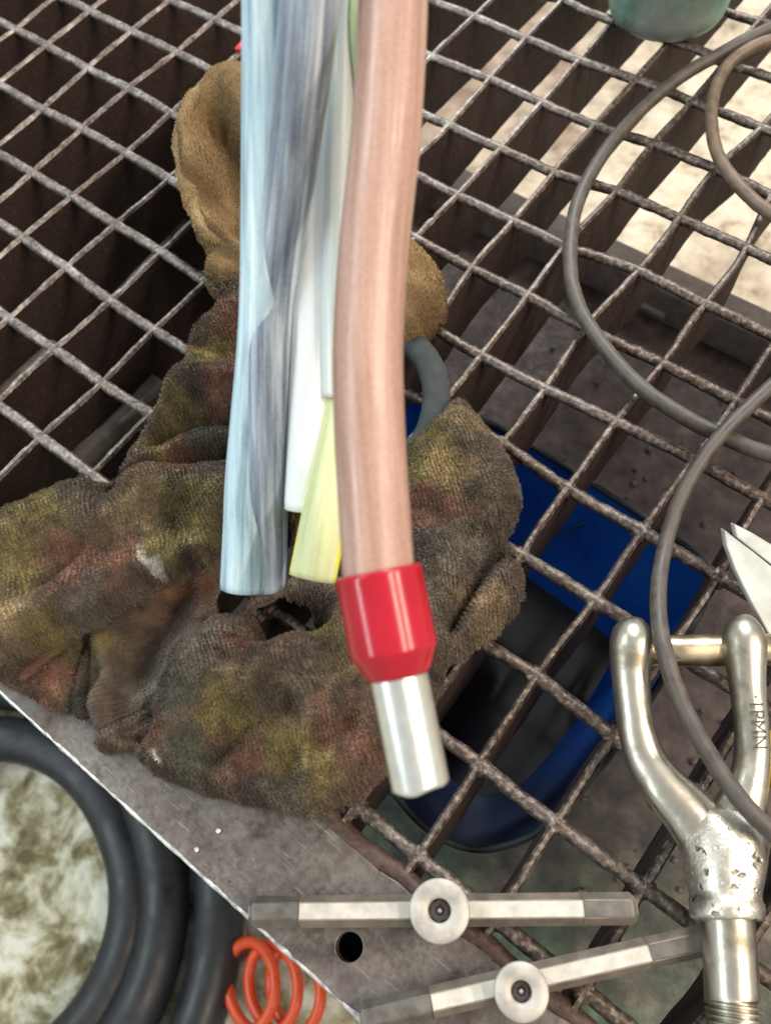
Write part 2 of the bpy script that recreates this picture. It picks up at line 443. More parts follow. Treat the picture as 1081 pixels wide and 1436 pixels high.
# pale strips lying along the bearing bars, set between them, at the left
def strip(qa, qb, z, wdt, h, mat, name):
    A, B = at(*qa, z), at(*qb, z)
    d = (B - A) / np.linalg.norm(B - A); s = np.array([-d[1], d[0], 0]) * wdt / 2
    V = [A + s, B + s, B - s, A - s]; V = V + [v - np.array((0, 0, h)) for v in V]
    F = [(0, 1, 2, 3), (7, 6, 5, 4), (0, 4, 5, 1), (1, 5, 6, 2), (2, 6, 7, 3), (3, 7, 4, 0)]
    return mesh_obj(name, V, F, mat, GR)
M_STRIP = plain('strip_grey', (0.20, 0.175, 0.15), 0.55, 0.3, 160, 0.3, 0.3)
strip((60, 530), (268, 312), -0.022, 0.010, 0.012, M_STRIP, 'pale_strip')
strip((-30, 580), (80, 480), -0.022, 0.008, 0.012, M_STRIP, 'pale_strip')
strip((100, 640), (215, 525), -0.022, 0.011, 0.012, M_STRIP, 'pale_strip')

# ------------------------------------------------------------------ blue tub below the grating
def blue_tub():
    RZ, DZ = -0.048, -0.160
    rim = [(560, 560), (690, 600), (850, 695), (960, 770), (992, 812), (978, 858), (895, 1000), (800, 1120), (738, 1172), (655, 1186), (575, 1135), (500, 1010), (470, 820), (500, 640)]
    P = catmull([at(x, y, RZ) for x, y in rim], 8, closed=True)
    ctr = P.mean(0)
    root = empty('plastic_tub', (ctr[0], ctr[1], DZ))
    tag(root, 'cut open blue plastic tub holding dark oil, under the grating', 'tub')
    t = NT('blue_plastic'); n = t.noise(40, 4); s = t.noise(18, 5, 0.7, dist=1.0)
    c = t.ramp(n, [(0.3, (0.012, 0.17, 0.95)), (0.7, (0.03, 0.27, 1.0))])
    c = t.mix(t.ramp(s, [(0.64, 0.0), (0.76, 0.4)]), c, (0.004, 0.05, 0.25))
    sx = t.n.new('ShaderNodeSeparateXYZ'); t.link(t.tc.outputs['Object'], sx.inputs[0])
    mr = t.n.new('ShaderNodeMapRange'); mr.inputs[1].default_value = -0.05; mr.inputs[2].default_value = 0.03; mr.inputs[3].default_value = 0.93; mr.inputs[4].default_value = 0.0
    t.link(sx.outputs['Y'], mr.inputs[0]); c = t.mix(mr.outputs[0], c, (0.045, 0.05, 0.075))      # near side blended to dark grey
    t.set(color=c, rough=0.42); t.bump(n, 0.2, 0.002)
    n = len(P)
    ring = lambda sc, z: np.stack([ctr[0] + (P[:, 0] - ctr[0]) * sc, ctr[1] + (P[:, 1] - ctr[1]) * sc, np.full(n, z)], 1)
    rz = RZ + 0.002 * (fbm(np.arange(n) * 0.2, np.full(n, 4.0), 2) - 0.5)
    rings = []
    for sc, z in ((0.57, DZ), (0.66, DZ + 0.01), (1.02, RZ - 0.002), (1.022, RZ), (1.005, RZ + 0.0005), (1.0, RZ - 0.002), (0.64, DZ + 0.012), (0.55, DZ + 0.004)):
        r = ring(sc, z); rings.append(r)
    V = np.vstack(rings); F = []
    for k in range(len(rings) - 1):
        for i in range(n):
            j = (i + 1) % n
            F.append((k * n + i, k * n + j, (k + 1) * n + j, (k + 1) * n + i))
    F.append(tuple(range(n))[::-1]); F.append(tuple(range(7 * n, 8 * n)))
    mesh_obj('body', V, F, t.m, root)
    # rim lip, worn pale grey
    rim_p = ring(1.012, RZ); rim_p[:, 2] = rz + 0.001
    v, f = tube(rim_p, 0.0018, 8, closed=True)
    mesh_obj('rim', v, f, plain('rim_grey_blue', (0.045, 0.055, 0.065), 0.5, 0, 90, 0.5), root)
    oil = ring(0.675, DZ + 0.022)
    mesh_obj('oil', oil, [tuple(range(n))], plain('dark_oil', (0.006, 0.006, 0.010), 0.12, 0, 30, 0.2, 0.02), root)
    # greenish paint stroke on the inner wall
    A = [at(772, 752, -0.088), at(800, 742, -0.079), at(820, 733, -0.072)]
    v, f = tube(catmull(A, 6), 0.0010, 8)
    mesh_obj('paint_stroke', v, f, plain('teal_paint', (0.02, 0.16, 0.28), 0.5), root)
blue_tub()
# spatter on the tray
parts = []
for i in range(120):
    x, y = RNG.uniform(640, 1081), RNG.uniform(480, 1300)
    c = at(x, y, TZ + 0.002); r = RNG.uniform(0.0007, 0.0022)
    v, f = lathe([(-r * 0.4, r), (r * 0.2, r * 0.95), (r * 0.6, r * 0.6), (r * 0.75, 0.0001)], c, (0, 0, 1), 8)
    parts.append((v, f))
V, F = merge(parts)
tag(mesh_obj('weld_spatter', V, F, plain('spatter_grey', (0.16, 0.14, 0.13), 0.5, 0.4), GR), kind='stuff')

# ------------------------------------------------------------------ black cable coil and orange spiral on the floor
def cable_coil():
    r0 = 0.0215
    c = at(-20, 1290, FZ + r0); c1 = at(183, 1290, FZ + r0)
    px2m = np.linalg.norm(c1 - c) / 203
    root_pts = []
    turns = [(203, 0.0), (251, 0.004), (330, 0.0)]
    N = 72
    for k in range(3 * N + 1):
        u = k / N; i = min(int(u), 2); fr = u - i
        # stay on one ring, then step to the next during the hidden quarter
        s = max(0, (fr - 0.75) / 0.25) if i < 2 else 0
        ra = turns[i][0] + (turns[min(i + 1, 2)][0] - turns[i][0]) * s * s * (3 - 2 * s)
        ang = math.radians(150) + 2 * math.pi * u
        wob = 1 + 0.015 * math.sin(ang * 2 + i)
        z = FZ + r0 + turns[i][1] + 0.010 * (0.5 + 0.5 * math.sin(ang * 1.5 + i * 2))
        root_pts.append((c[0] + ra * px2m * wob * math.cos(ang), c[1] + ra * px2m * wob * math.sin(ang), z))
    v, f = tube(root_pts, r0, 24)
    t = NT('black_rubber'); n = t.noise(120, 6, 0.7)
    t.set(color=t.ramp(n, [(0.3, (0.010, 0.011, 0.013)), (0.62, (0.022, 0.024, 0.028)), (0.72, (0.05, 0.05, 0.048))]), rough=t.ramp(t.noise(25, 5, 0.65), [(0.35, 0.34), (0.65, 0.62)])); t.bump(n, 0.06, 0.0006)
    o = mesh_obj('cable_coil', v, f, t.m)
    tag(o, 'thick black rubber cable coiled on the pale concrete floor', 'cable')
cable_coil()
def orange_spiral():
    z = FZ + 0.05
    A, B = at(338, 1382, z), at(432, 1392, z)
    root = empty('spiral_hose', (float(A[0]), float(A[1]), FZ))
    tag(root, 'bright orange coiled spiral hose on the floor beside the edge plate', 'hose')
    d = (B - A); L = np.linalg.norm(d); d /= L
    up = np.array([0, 0, 1.0]); sd = np.cross(d, up)
    ax2 = sd * 0.9 + d * 0.25
    pts = []
    for k in range(150):
        u = k / 149; a = 2 * math.pi * 3.0 * u + 0.6
        pts.append(A + d * L * u + sd * 0.031 * math.cos(a) + (up * 0.014 + d * 0.028 + sd * 0.006) * math.sin(a))
    pts = np.array(pts)
    v, f = tube(pts, 0.0047, 12)
    mesh_obj('coil', v, f, plain('orange_hose', (0.66, 0.075, 0.016), 0.32, 0, 200, 0.12, 0.05), root)
    C_ = [at(320, 1358, FZ + .02), at(330, 1340, FZ + .02), at(346, 1322, FZ + .02)]
    v, f = tube(catmull(C_, 6), 0.0058, 14)
    mesh_obj('fitting', v, f, plain('red_fitting', (0.22, 0.010, 0.014), 0.4), root)
orange_spiral()
# pale wooden piece between cable and spiral
v, f = tube([at(322, 1290, FZ + 0.012), at(330, 1330, FZ + 0.012)], 0.012, 12)
tag(mesh_obj('pale_rod', v, f, plain('pinkish_wood', (0.42, 0.30, 0.25), 0.6)), 'short pale pinkish rod between black cable and orange spiral', 'rod')

# ------------------------------------------------------------------ cloth: camouflage rag and leather glove
def inside_sd(X, Y, poly):
    """signed distance (positive inside) and nearest boundary point"""
    px, py = poly[:, 0], poly[:, 1]
    qx, qy = np.roll(px, -1), np.roll(py, -1)
    best = np.full(X.shape, 1e9); bx = np.zeros_like(X); by = np.zeros_like(X); ins = np.zeros(X.shape, bool)
    for x0, y0, x1, y1 in zip(px, py, qx, qy):
        dx, dy = x1 - x0, y1 - y0; l2 = dx * dx + dy * dy + 1e-18
        t = np.clip(((X - x0) * dx + (Y - y0) * dy) / l2, 0, 1)
        cx, cy = x0 + t * dx, y0 + t * dy
        d = np.hypot(X - cx, Y - cy); mk = d < best
        best = np.where(mk, d, best); bx = np.where(mk, cx, bx); by = np.where(mk, cy, by)
        cr = ((y0 > Y) != (y1 > Y)) & (X < dx * (Y - y0) / (dy + 1e-18 * (dy == 0)) + x0)
        ins ^= cr
    return np.where(ins, best, -best), bx, by
def seg_dist(X, Y, line):
    best = np.full(X.shape, 1e9)
    for (x0, y0), (x1, y1) in zip(line[:-1], line[1:]):
        dx, dy = x1 - x0, y1 - y0
        t = np.clip(((X - x0) * dx + (Y - y0) * dy) / (dx * dx + dy * dy + 1e-18), 0, 1)
        best = np.minimum(best, np.hypot(X - x0 - t * dx, Y - y0 - t * dy))
    return best

def sheet(outline, zref, zb, H, wdt, step, folds=(), holes=(), famp=1.3, wob=0.004, wscale=45, seed=0.0, edge_jit=0.0015, tilt=None):
    """crumpled cloth lobe: outline (photo px at height zref), rising from zb with a rounded rim; folds add ridges (+) or creases (-)"""
    poly = catmull([at(x, y, zref) for x, y in outline], 6, closed=True)[:, :2]
    n = len(poly)
    poly = poly + edge_jit * (np.stack([fbm(np.arange(n) * 0.9 + seed, np.full(n, 1.0), 3), fbm(np.arange(n) * 0.9 + seed, np.full(n, 7.0), 3)], 1) - 0.5) * 2
    x0, y0 = poly.min(0) - step; x1, y1 = poly.max(0) + step
    gx = np.arange(x0, x1 + step, step); gy = np.arange(y0, y1 + step, step)
    X, Y = np.meshgrid(gx, gy)
    sd, bx, by = inside_sd(X, Y, poly)
    keep = sd > -step * 0.8
    out = keep & (sd < 0)
    Xp, Yp = np.where(out, bx, X), np.where(out, by, Y)
    d = np.maximum(sd, 0)
    u = np.clip(d / wdt, 0, 1)
    Z = zb + H * np.sqrt(1 - (1 - u) ** 2)
    wx = Xp + 0.010 * (fbm(Xp * 30 + seed, Yp * 30, 2) - 0.5); wy = Yp + 0.010 * (fbm(Xp * 30, Yp * 30 + seed + 5, 2) - 0.5)
    env = np.clip(d / (wdt * 0.5), 0, 1)
    Z = Z + env * wob * 2 * (fbm(wx * wscale + seed * 3, wy * wscale, 3) - 0.5)
    ridg = 1 - np.abs(2 * fbm(wx * wscale * 0.8 + seed + 40, wy * wscale * 0.5 + 3, 2) - 1)
    Z = Z + env * wob * 0.9 * (ridg ** 3 - 0.5)
    for line, fz, fw, amp in folds:  # ridges and creases
        L = catmull([at(x, y, fz) for x, y in line], 5)[:, :2]
        q = seg_dist(wx, wy, L)
        Z = Z + famp * amp * np.exp(-(q / fw) ** 2) * np.clip(d / 0.004, 0, 1)
    if tilt is not None: Z = Z + tilt[0] * (Xp - poly[:, 0].mean()) + tilt[1] * (Yp - poly[:, 1].mean())
    for line, fz, fw in holes:
        L = catmull([at(x, y, fz) for x, y in line], 5)[:, :2]
        keep &= ~((seg_dist(wx, wy, L) < fw) & (sd > 0.002))
    idx = -np.ones(X.shape, int); idx[keep] = np.arange(keep.sum())
    V = np.stack([Xp[keep], Yp[keep], Z[keep]], 1)
    F = []
    for i in range(X.shape[0] - 1):
        for j in range(X.shape[1] - 1):
            q = [idx[i, j], idx[i, j + 1], idx[i + 1, j + 1], idx[i + 1, j]]
            if min(q) >= 0: F.append(tuple(q))
            else:
                g = [k for k in q if k >= 0]
                if len(g) == 3: F.append(tuple(g))
    return V, F

RUST, OLIVE, DGREEN, BROWN, TAN, GREY, DARK, WHITE = ((0.29, 0.125, 0.070), (0.31, 0.245, 0.062), (0.070, 0.085, 0.054), (0.150, 0.108, 0.078),
    (0.36, 0.255, 0.125), (0.20, 0.17, 0.13), (0.075, 0.058, 0.045), (0.8, 0.8, 0.75))
BLOTS = [(60, 715, 38, OLIVE), (15, 790, 35, OLIVE), (195, 715, 34, TAN), (235, 765, 30, OLIVE), (105, 790, 38, RUST), (165, 800, 30, RUST), (268, 730, 38, OLIVE),
    (250, 570, 26, OLIVE), (300, 600, 30, DGREEN), (320, 545, 26, RUST), (310, 490, 32, OLIVE), (275, 480, 15, RUST), (245, 640, 34, RUST), (215, 610, 20, OLIVE), (300, 660, 25, BROWN),
    (330, 440, 30, RUST), (290, 530, 20, DARK),
    (130, 690, 26, BROWN), (20, 870, 30, TAN), (70, 880, 30, OLIVE), (190, 860, 34, BROWN), (120, 850, 26, GREY), (215, 800, 8, WHITE), (210, 790, 4, WHITE),
    (250, 850, 40, RUST), (225, 880, 25, BROWN), (285, 880, 30, GREY), (245, 960, 34, GREY), (290, 900, 22, GREY), (200, 985, 24, GREY), (140, 910, 22, OLIVE), (60, 940, 24, RUST), (100, 960, 20, DGREEN),
    (265, 950, 30, DGREEN), (325, 985, 32, OLIVE), (300, 930, 25, BROWN), (320, 1050, 34, RUST), (280, 1045, 22, DGREEN), (395, 1045, 32, OLIVE), (440, 1075, 30, OLIVE), (430, 935, 36, BROWN),
    (490, 930, 26, TAN), (455, 875, 28, OLIVE), (390, 880, 26, RUST), (340, 890, 22, RUST), (480, 1035, 40, RUST), (520, 1055, 30, RUST), (205, 1012, 26, RUST), (195, 1052, 6, WHITE), (190, 1062, 4, WHITE),
    (250, 1060, 25, DGREEN), (400, 1110, 30, GREY), (340, 1110, 26, DARK), (350, 950, 26, TAN), (395, 985, 20, BROWN), (540, 1000, 26, BROWN), (420, 1020, 20, TAN),
    (612, 615, 26, OLIVE), (605, 665, 26, OLIVE), (585, 700, 22, RUST), (630, 718, 22, RUST), (605, 790, 34, GREY), (650, 580, 26, TAN), (670, 640, 34, BROWN), (690, 690, 34, BROWN), (655, 760, 28, GREY),
    (690, 800, 24, BROWN), (680, 840, 26, TAN), (650, 880, 26, BROWN), (610, 850, 24, GREY), (640, 660, 22, TAN), (600, 920, 30, BROWN), (575, 740, 22, RUST), (420, 740, 30, TAN), (430, 690, 25, OLIVE)]
def blot_color(V, zref=0.02):
    C = np.tile(np.array(BROWN) * 0.9, (len(V), 1))
    x = V[:, 0] + 0.019 * (fbm(V[:, 0] * 110, V[:, 1] * 110, 4) - 0.5); y = V[:, 1] + 0.019 * (fbm(V[:, 0] * 110 + 50, V[:, 1] * 110 + 20, 4) - 0.5)
    W = np.full(len(V), 0.35)
    C = C * W[:, None]
    for bx, by, r, c in BLOTS:
        p = at(bx, by, zref); rr = r * depth_of(p) / FPX * 0.95
        q = np.exp(-(((x - p[0]) ** 2 + (y - p[1]) ** 2) / rr ** 2) ** 1.15) * (6.0 if c is WHITE else 1.6)
        C = C + np.array(c) * q[:, None]; W = W + q
    C = C / W[:, None]
    C = C * 0.82 + C.mean(1)[:, None] * np.array((0.20, 0.175, 0.15))
    g = fbm(V[:, 0] * 260, V[:, 1] * 260, 4)[:, None]
    d = fbm(V[:, 0] * 70 + 9, V[:, 1] * 70, 3)[:, None]
    return C * (0.36 + 1.0 * g) * (0.48 + 0.9 * d)

def m_cloth(name, fuzz):
    t = NT(name); c = t.attr()
    n = t.noise(1500, 3)
    t.set(color=t.mix(0.5, c, t.mix(1.0, c, t.ramp(n, [(0.3, 0.45), (0.7, 1.35)]), 'MULTIPLY')), rough=0.92, spec=0.15, sheen=0.25)
    if not fuzz:
        wv = t.n.new('ShaderNodeTexWave'); wv.inputs['Scale'].default_value = 190; wv.inputs['Distortion'].default_value = 3.0
        wv.inputs['Detail'].default_value = 2; wv.inputs['Detail Scale'].default_value = 1.5
        t.link(t.mapping((1, 1, 1), (0, 0, 0.5)), wv.inputs['Vector'])
        t.bump(t.mix(0.5, wv.outputs['Fac'], n), 0.6, 0.0012)
    return t.m
M_CLOTH, M_PILE = m_cloth('camouflage_terry', False), m_cloth('terry_pile', True)

def pile(V, F, colfun, density, length, name, parent, mat, lean_dir=(0, 0, 0), seed=3, width=0.00028, row=0.0015):
    rg = np.random.default_rng(seed)
    T = []
    for f in F:
        T.append(f[:3])
        if len(f) == 4: T.append((f[0], f[2], f[3]))
    T = np.array(T); A, B, C = V[T[:, 0]], V[T[:, 1]], V[T[:, 2]]
    N = np.cross(B - A, C - A); ar = np.linalg.norm(N, axis=1) / 2; N /= (2 * ar[:, None] + 1e-15)
    N[N[:, 2] < 0] *= -1
    cnt = int(ar.sum() * density)
    k = rg.choice(len(T), cnt, p=ar / ar.sum())
    r1, r2 = np.sqrt(rg.random(cnt)), rg.random(cnt)
    P = A[k] * (1 - r1)[:, None] + B[k] * (r1 * (1 - r2))[:, None] + C[k] * (r1 * r2)[:, None]
    # gather the loops into rows like a towel's pile
    s = P[:, 0] * 0.55 + P[:, 1] * 0.83 + 0.006 * fbm(P[:, 0] * 60, P[:, 1] * 60, 2)
    off = (np.round(s / row) * row - s) * 0.6
    P = P + np.stack([0.55 * off, 0.83 * off, np.zeros(cnt)], 1)
    clump = np.stack([fbm(P[:, 0] * 300, P[:, 1] * 300, 2), fbm(P[:, 0] * 300 + 40, P[:, 1] * 300 + 11, 2), np.zeros(cnt)], 1) - 0.5
    clump[:, 2] = 0
    D = N[k] * 0.9 + rg.normal(size=(cnt, 3)) * 0.42 + clump * 2.0 + np.array(lean_dir)
    D /= np.linalg.norm(D, axis=1)[:, None]
    L = length * rg.uniform(0.5, 1.25, cnt)
    S = np.cross(D, rg.normal(size=(cnt, 3))); S /= np.linalg.norm(S, axis=1)[:, None] + 1e-9
    V0 = P - S * width - N[k] * 0.0004; V1 = P + S * width - N[k] * 0.0004; V2 = P + D * L[:, None]
    VV = np.stack([V0, V1, V2], 1).reshape(-1, 3)
    cc = colfun(P) * rg.uniform(0.45, 1.7, (cnt, 1))
    CC = np.repeat(cc, 3, 0)
    FF = np.arange(cnt * 3).reshape(-1, 3)
    o = mesh_obj(name, VV, FF, mat, parent, smooth=False, colors=CC)
    tag(o, kind='stuff')
    return o

RAG = empty('camouflage_rag', tuple(at(400, 850, 0.0)))
tag(RAG, 'crumpled dirty camouflage terry rag in brown, rust and olive on the grating', 'rag')
LOBES = [
  # hidden bottom layer
  dict(outline=[(-40, 900), (60, 890), (150, 850), (250, 805), (300, 772), (314, 800), (300, 850), (320, 900), (300, 940), (260, 975), (190, 1010), (140, 1030), (112, 990), (60, 985), (0, 945), (-40, 940)],
       zref=0.006, zb=0.002, H=0.008, wdt=0.008, wob=0.003, seed=1.0,
       folds=[([(110, 985), (95, 940), (120, 890)], 0.012, 0.004, -0.008), ([(150, 890), (165, 940), (140, 985)], 0.012, 0.005, 0.008), ([(240, 850), (200, 930)], 0.01, 0.008, -0.006), ([(300, 850), (250, 940), (210, 985)], 0.015, 0.007, 0.006)]),
  # right lobe
  dict(outline=[(430, 660), (520, 640), (580, 612), (612, 582), (645, 553), (680, 590), (715, 640), (730, 680), (728, 715), (708, 748), (722, 775), (736, 810), (730, 838), (700, 880), (640, 915), (606, 958), (570, 975), (520, 900), (470, 830), (432, 790), (405, 740)],
       zref=0.012, zb=0.001, H=0.024, wdt=0.020, wob=0.004, seed=2.0,
       folds=[([(725, 752), (690, 790), (660, 830), (630, 880)], 0.02, 0.004, -0.015), ([(600, 640), (610, 720), (620, 800), (600, 870)], 0.03, 0.010, 0.008), ([(640, 590), (690, 660), (700, 720)], 0.025, 0.009, 0.004), ([(590, 700), (640, 740), (690, 730)], 0.03, 0.005, -0.005),
              ([(700, 800), (670, 850), (640, 890)], 0.02, 0.008, 0.006)]),
  # front lobe
  dict(outline=[(228, 952), (240, 908), (298, 868), (330, 858), (350, 838), (410, 812), (470, 800), (530, 830), (600, 900), (612, 955), (590, 1010), (545, 1070), (505, 1108), (445, 1140), (385, 1130), (300, 1112), (240, 1092), (208, 1078), (180, 1048), (128, 1044), (150, 1015), (200, 988)],
       zref=0.012, zb=0.0015, H=0.030, wdt=0.020, wob=0.0050, seed=3.0, holes=[([(378, 862), (400, 853), (418, 852)], 0.012, 0.0042)],
       folds=[([(370, 862), (400, 848), (422, 848)], 0.03, 0.0085, -0.046), ([(260, 930), (330, 960), (420, 960)], 0.04, 0.012, 0.006), ([(300, 1060), (360, 1010), (400, 990)], 0.03, 0.005, -0.006), ([(350, 880), (440, 880), (500, 910)], 0.04, 0.008, 0.006),
              ([(380, 1090), (420, 1040), (480, 1010)], 0.035, 0.005, -0.005), ([(500, 870), (520, 960), (500, 1050)], 0.035, 0.010, 0.006), ([(205, 1020), (170, 1040)], 0.012, 0.008, -0.012), ([(230, 1075), (330, 1100), (430, 1125)], 0.02, 0.006, 0.004)]),
  # left flap on top
  dict(outline=[(-70, 800), (-35, 760), (0, 738), (55, 692), (105, 673), (150, 680), (175, 655), (208, 595), (240, 560), (262, 505), (270, 462), (300, 438), (340, 400), (400, 400), (450, 480), (450, 620), (420, 700), (345, 752), (302, 783), (225, 822), (150, 866), (70, 902), (0, 928), (-70, 945)],
       zref=0.030, zb=0.027, H=0.010, wdt=0.006, wob=0.0055, seed=4.0, 
       folds=[([(160, 690), (230, 650), (330, 640)], 0.03, 0.005, -0.012), ([(215, 610), (270, 590), (330, 590)], 0.03, 0.005, -0.010), ([(250, 555), (300, 545), (340, 530)], 0.03, 0.008, 0.006), ([(200, 680), (290, 690), (380, 690)], 0.035, 0.010, 0.008),
              ([(0, 760), (90, 740), (160, 760), (250, 790)], 0.03, 0.010, 0.005), ([(60, 830), (140, 780), (200, 770)], 0.03, 0.006, -0.004), ([(-20, 880), (80, 850), (180, 820)], 0.03, 0.008, 0.005), ([(270, 480), (330, 500)], 0.03, 0.006, -0.006)]),
  # small tucked fold at the lower left
  dict(outline=[(-30, 935), (0, 905), (60, 895), (100, 900), (108, 950), (95, 985), (60, 988), (0, 950)], zref=0.010, zb=0.003, H=0.012, wdt=0.007, wob=0.003, seed=5.0,
       folds=[([(20, 950), (80, 910)], 0.012, 0.004, -0.008)]),
  dict(outline=[(105, 930), (128, 885), (158, 890), (168, 940), (150, 975), (120, 1000), (95, 990)], zref=0.012, zb=0.003, H=0.014, wdt=0.008, wob=0.003, seed=6.0,
       folds=[([(135, 900), (130, 960)], 0.012, 0.004, -0.006)]),
]
for i, L in enumerate(LOBES):
    V, F = sheet(step=0.0016, **L)
    o = mesh_obj('cloth_fold', V, F, M_CLOTH, RAG, colors=blot_color(V, L['zref'] + L['H'] * 0.6))
    sm = o.modifiers.new('thick', 'SOLIDIFY'); sm.thickness = 0.0022; sm.offset = -1
    zr = L['zref'] + L['H'] * 0.6
    pile(V, F, lambda P, z=zr: blot_color(P, z), (2.2e6 if i == 0 else 8.5e6), (0.0008 if i == 0 else 0.0014), 'pile', RAG, M_PILE, seed=20 + i)

# leather glove
def m_leather(name, c1, c2):
    t = NT(name); n = t.noise(90, 6, 0.65); f = t.noise(600, 4)
    t.set(color=t.mix(t.ramp(t.noise(45, 5, 0.65), [(0.42, 0.0), (0.62, 0.8)]), t.ramp(n, [(0.3, c1), (0.7, c2)]), (0.10, 0.06, 0.028)), rough=0.8, spec=0.25)
    t.bump(t.mix(0.4, n, f), 0.8, 0.0022); return t.m
GL = empty('leather_glove', tuple(at(430, 300, 0.0)))
tag(GL, 'tan leather work glove with open cuff lying on the grating behind cables', 'glove')
V, F = sheet([(350, 92), (305, 94), (268, 122), (246, 170), (245, 230), (258, 285), (280, 330), (282, 375), (312, 398), (360, 395), (430, 415), (500, 440), (560, 472), (598, 448), (627, 400), (615, 362), (578, 330), (520, 275), (440, 150)],
    0.020, 0.001, 0.030, 0.014, 0.0018, wob=0.004, seed=8.0,
    folds=[([(306, 160), (324, 205), (340, 260), (348, 305)], 0.022, 0.011, -0.021), ([(290, 250), (320, 300), (345, 320)], 0.03, 0.007, -0.010), ([(262, 150), (262, 230), (285, 300), (335, 340)], 0.03, 0.006, 0.006), ([(320, 110), (345, 180)], 0.03, 0.006, 0.005),
           ([(285, 350), (340, 370)], 0.02, 0.005, -0.006)])
M_LEATHER = m_leather('tan_leather', (0.13, 0.078, 0.032), (0.30, 0.20, 0.09))
o = mesh_obj('glove_body', V, F, M_LEATHER, GL)
sm = o.modifiers.new('thick', 'SOLIDIFY'); sm.thickness = 0.002; sm.offset = -1
def suede(P):
    g = fbm(P[:, 0] * 130, P[:, 1] * 130, 4)[:, None]; q = np.clip((fbm(P[:, 0] * 45 + 3, P[:, 1] * 45, 3)[:, None] - 0.45) * 4, 0, 1)
    return (np.array((0.13, 0.078, 0.032)) + g * np.array((0.20, 0.15, 0.075))) * (1 - 0.55 * q)
pile(V, F, lambda P: suede(P) * 1.25, 3.5e6, 0.0007, 'suede_nap', GL, M_PILE, seed=77)
# rolled hem of the cuff
hem = catmull([at(x, y, z) for x, y, z in [(352, 104, .018), (308, 106, .022), (275, 132, .024), (257, 175, .026), (256, 230, .027), (269, 285, .027), (294, 328, .026), (345, 350, .022)]], 10)
nh = len(hem); tp = np.clip(np.minimum(np.arange(nh), nh - 1 - np.arange(nh)) / 14.0, 0.05, 1) ** 0.6
v, f = tube(hem, 0.0036 * tp * (1 + 0.9 * (fbm(np.arange(nh) * 0.28, np.full(nh, 3.0), 3) - 0.5)), 14, jitter=0.03)
mesh_obj('cuff_hem', v, f, m_leather('hem_leather', (0.22, 0.15, 0.07), (0.44, 0.33, 0.17)), GL)
pile(v, [q for q in f if len(q) == 4], lambda P: suede(P) * 2.0, 4.0e6, 0.0007, 'hem_nap', GL, M_PILE, seed=78)
# dark tangled tuft of thread where the cuff ends
parts = []
for i in range(420):
    c = at(RNG.normal(322, 13), RNG.normal(388, 9), RNG.uniform(0.006, 0.02))
    q = [c + RNG.normal(size=3) * 0.0017 for _ in range(3)]
    parts.append(tube(catmull(q, 3), 0.00022, 4))
V, F = merge(parts)
tag(mesh_obj('loose_threads', V, F, plain('thread_green_brown', (0.10, 0.085, 0.05), 0.9), GL), kind='stuff')

# grey rubber ring beside the rag
pa = catmull([at(x, y, 0.010) for x, y in [(520, 470), (565, 475), (598, 505), (612, 555), (600, 610), (570, 640), (530, 640), (500, 600), (495, 520)]], 10, closed=True)
v, f = tube(pa, 0.0062, 14, ry=0.0040, closed=True)
tag(mesh_obj('rubber_ring', v, f, plain('grey_rubber', (0.032, 0.037, 0.038), 0.9, 0, 200, 0.35, 0.3)), 'dark grey rubber ring between the brown cable and the rag', 'ring')

# ------------------------------------------------------------------ hanging power cables
def streaky(name, c1, c2, c3, rough=0.38, amt=0.5, ends=((540, 0, .2), (540, 800, .2)), spec=0.5):
    """smudged PVC with shine put into the colour: streaks run along the cable (use a UV-free stretched object noise)"""
    t = NT(name)
    at_ = t.n.new('ShaderNodeAttribute'); at_.attribute_name = 'tint'      # (cos, sin, run) around and along the cable
    st = t.noise(1.9, 5, 0.62, vec=at_.outputs['Vector'], dist=0.25); sm = t.noise(55, 4, 0.6); gr = t.noise(900, 3)
    c = t.ramp(st, [(0.34, c1), (0.5, c2), (0.66, c3)])  # pale and dark streaks paint shine as well as smudges
    c = t.mix(t.ramp(sm, [(0.4, 0.0), (0.65, amt)]), c, c2)
    c = t.mix(0.04, c, t.ramp(gr, [(0.4, 0.1), (0.6, 0.9)]))
    t.set(color=c, rough=t.ramp(sm, [(0.3, rough - 0.06), (0.7, rough + 0.15)]), spec=spec)
    t.bump(st, 0.10, 0.0006); return t.m

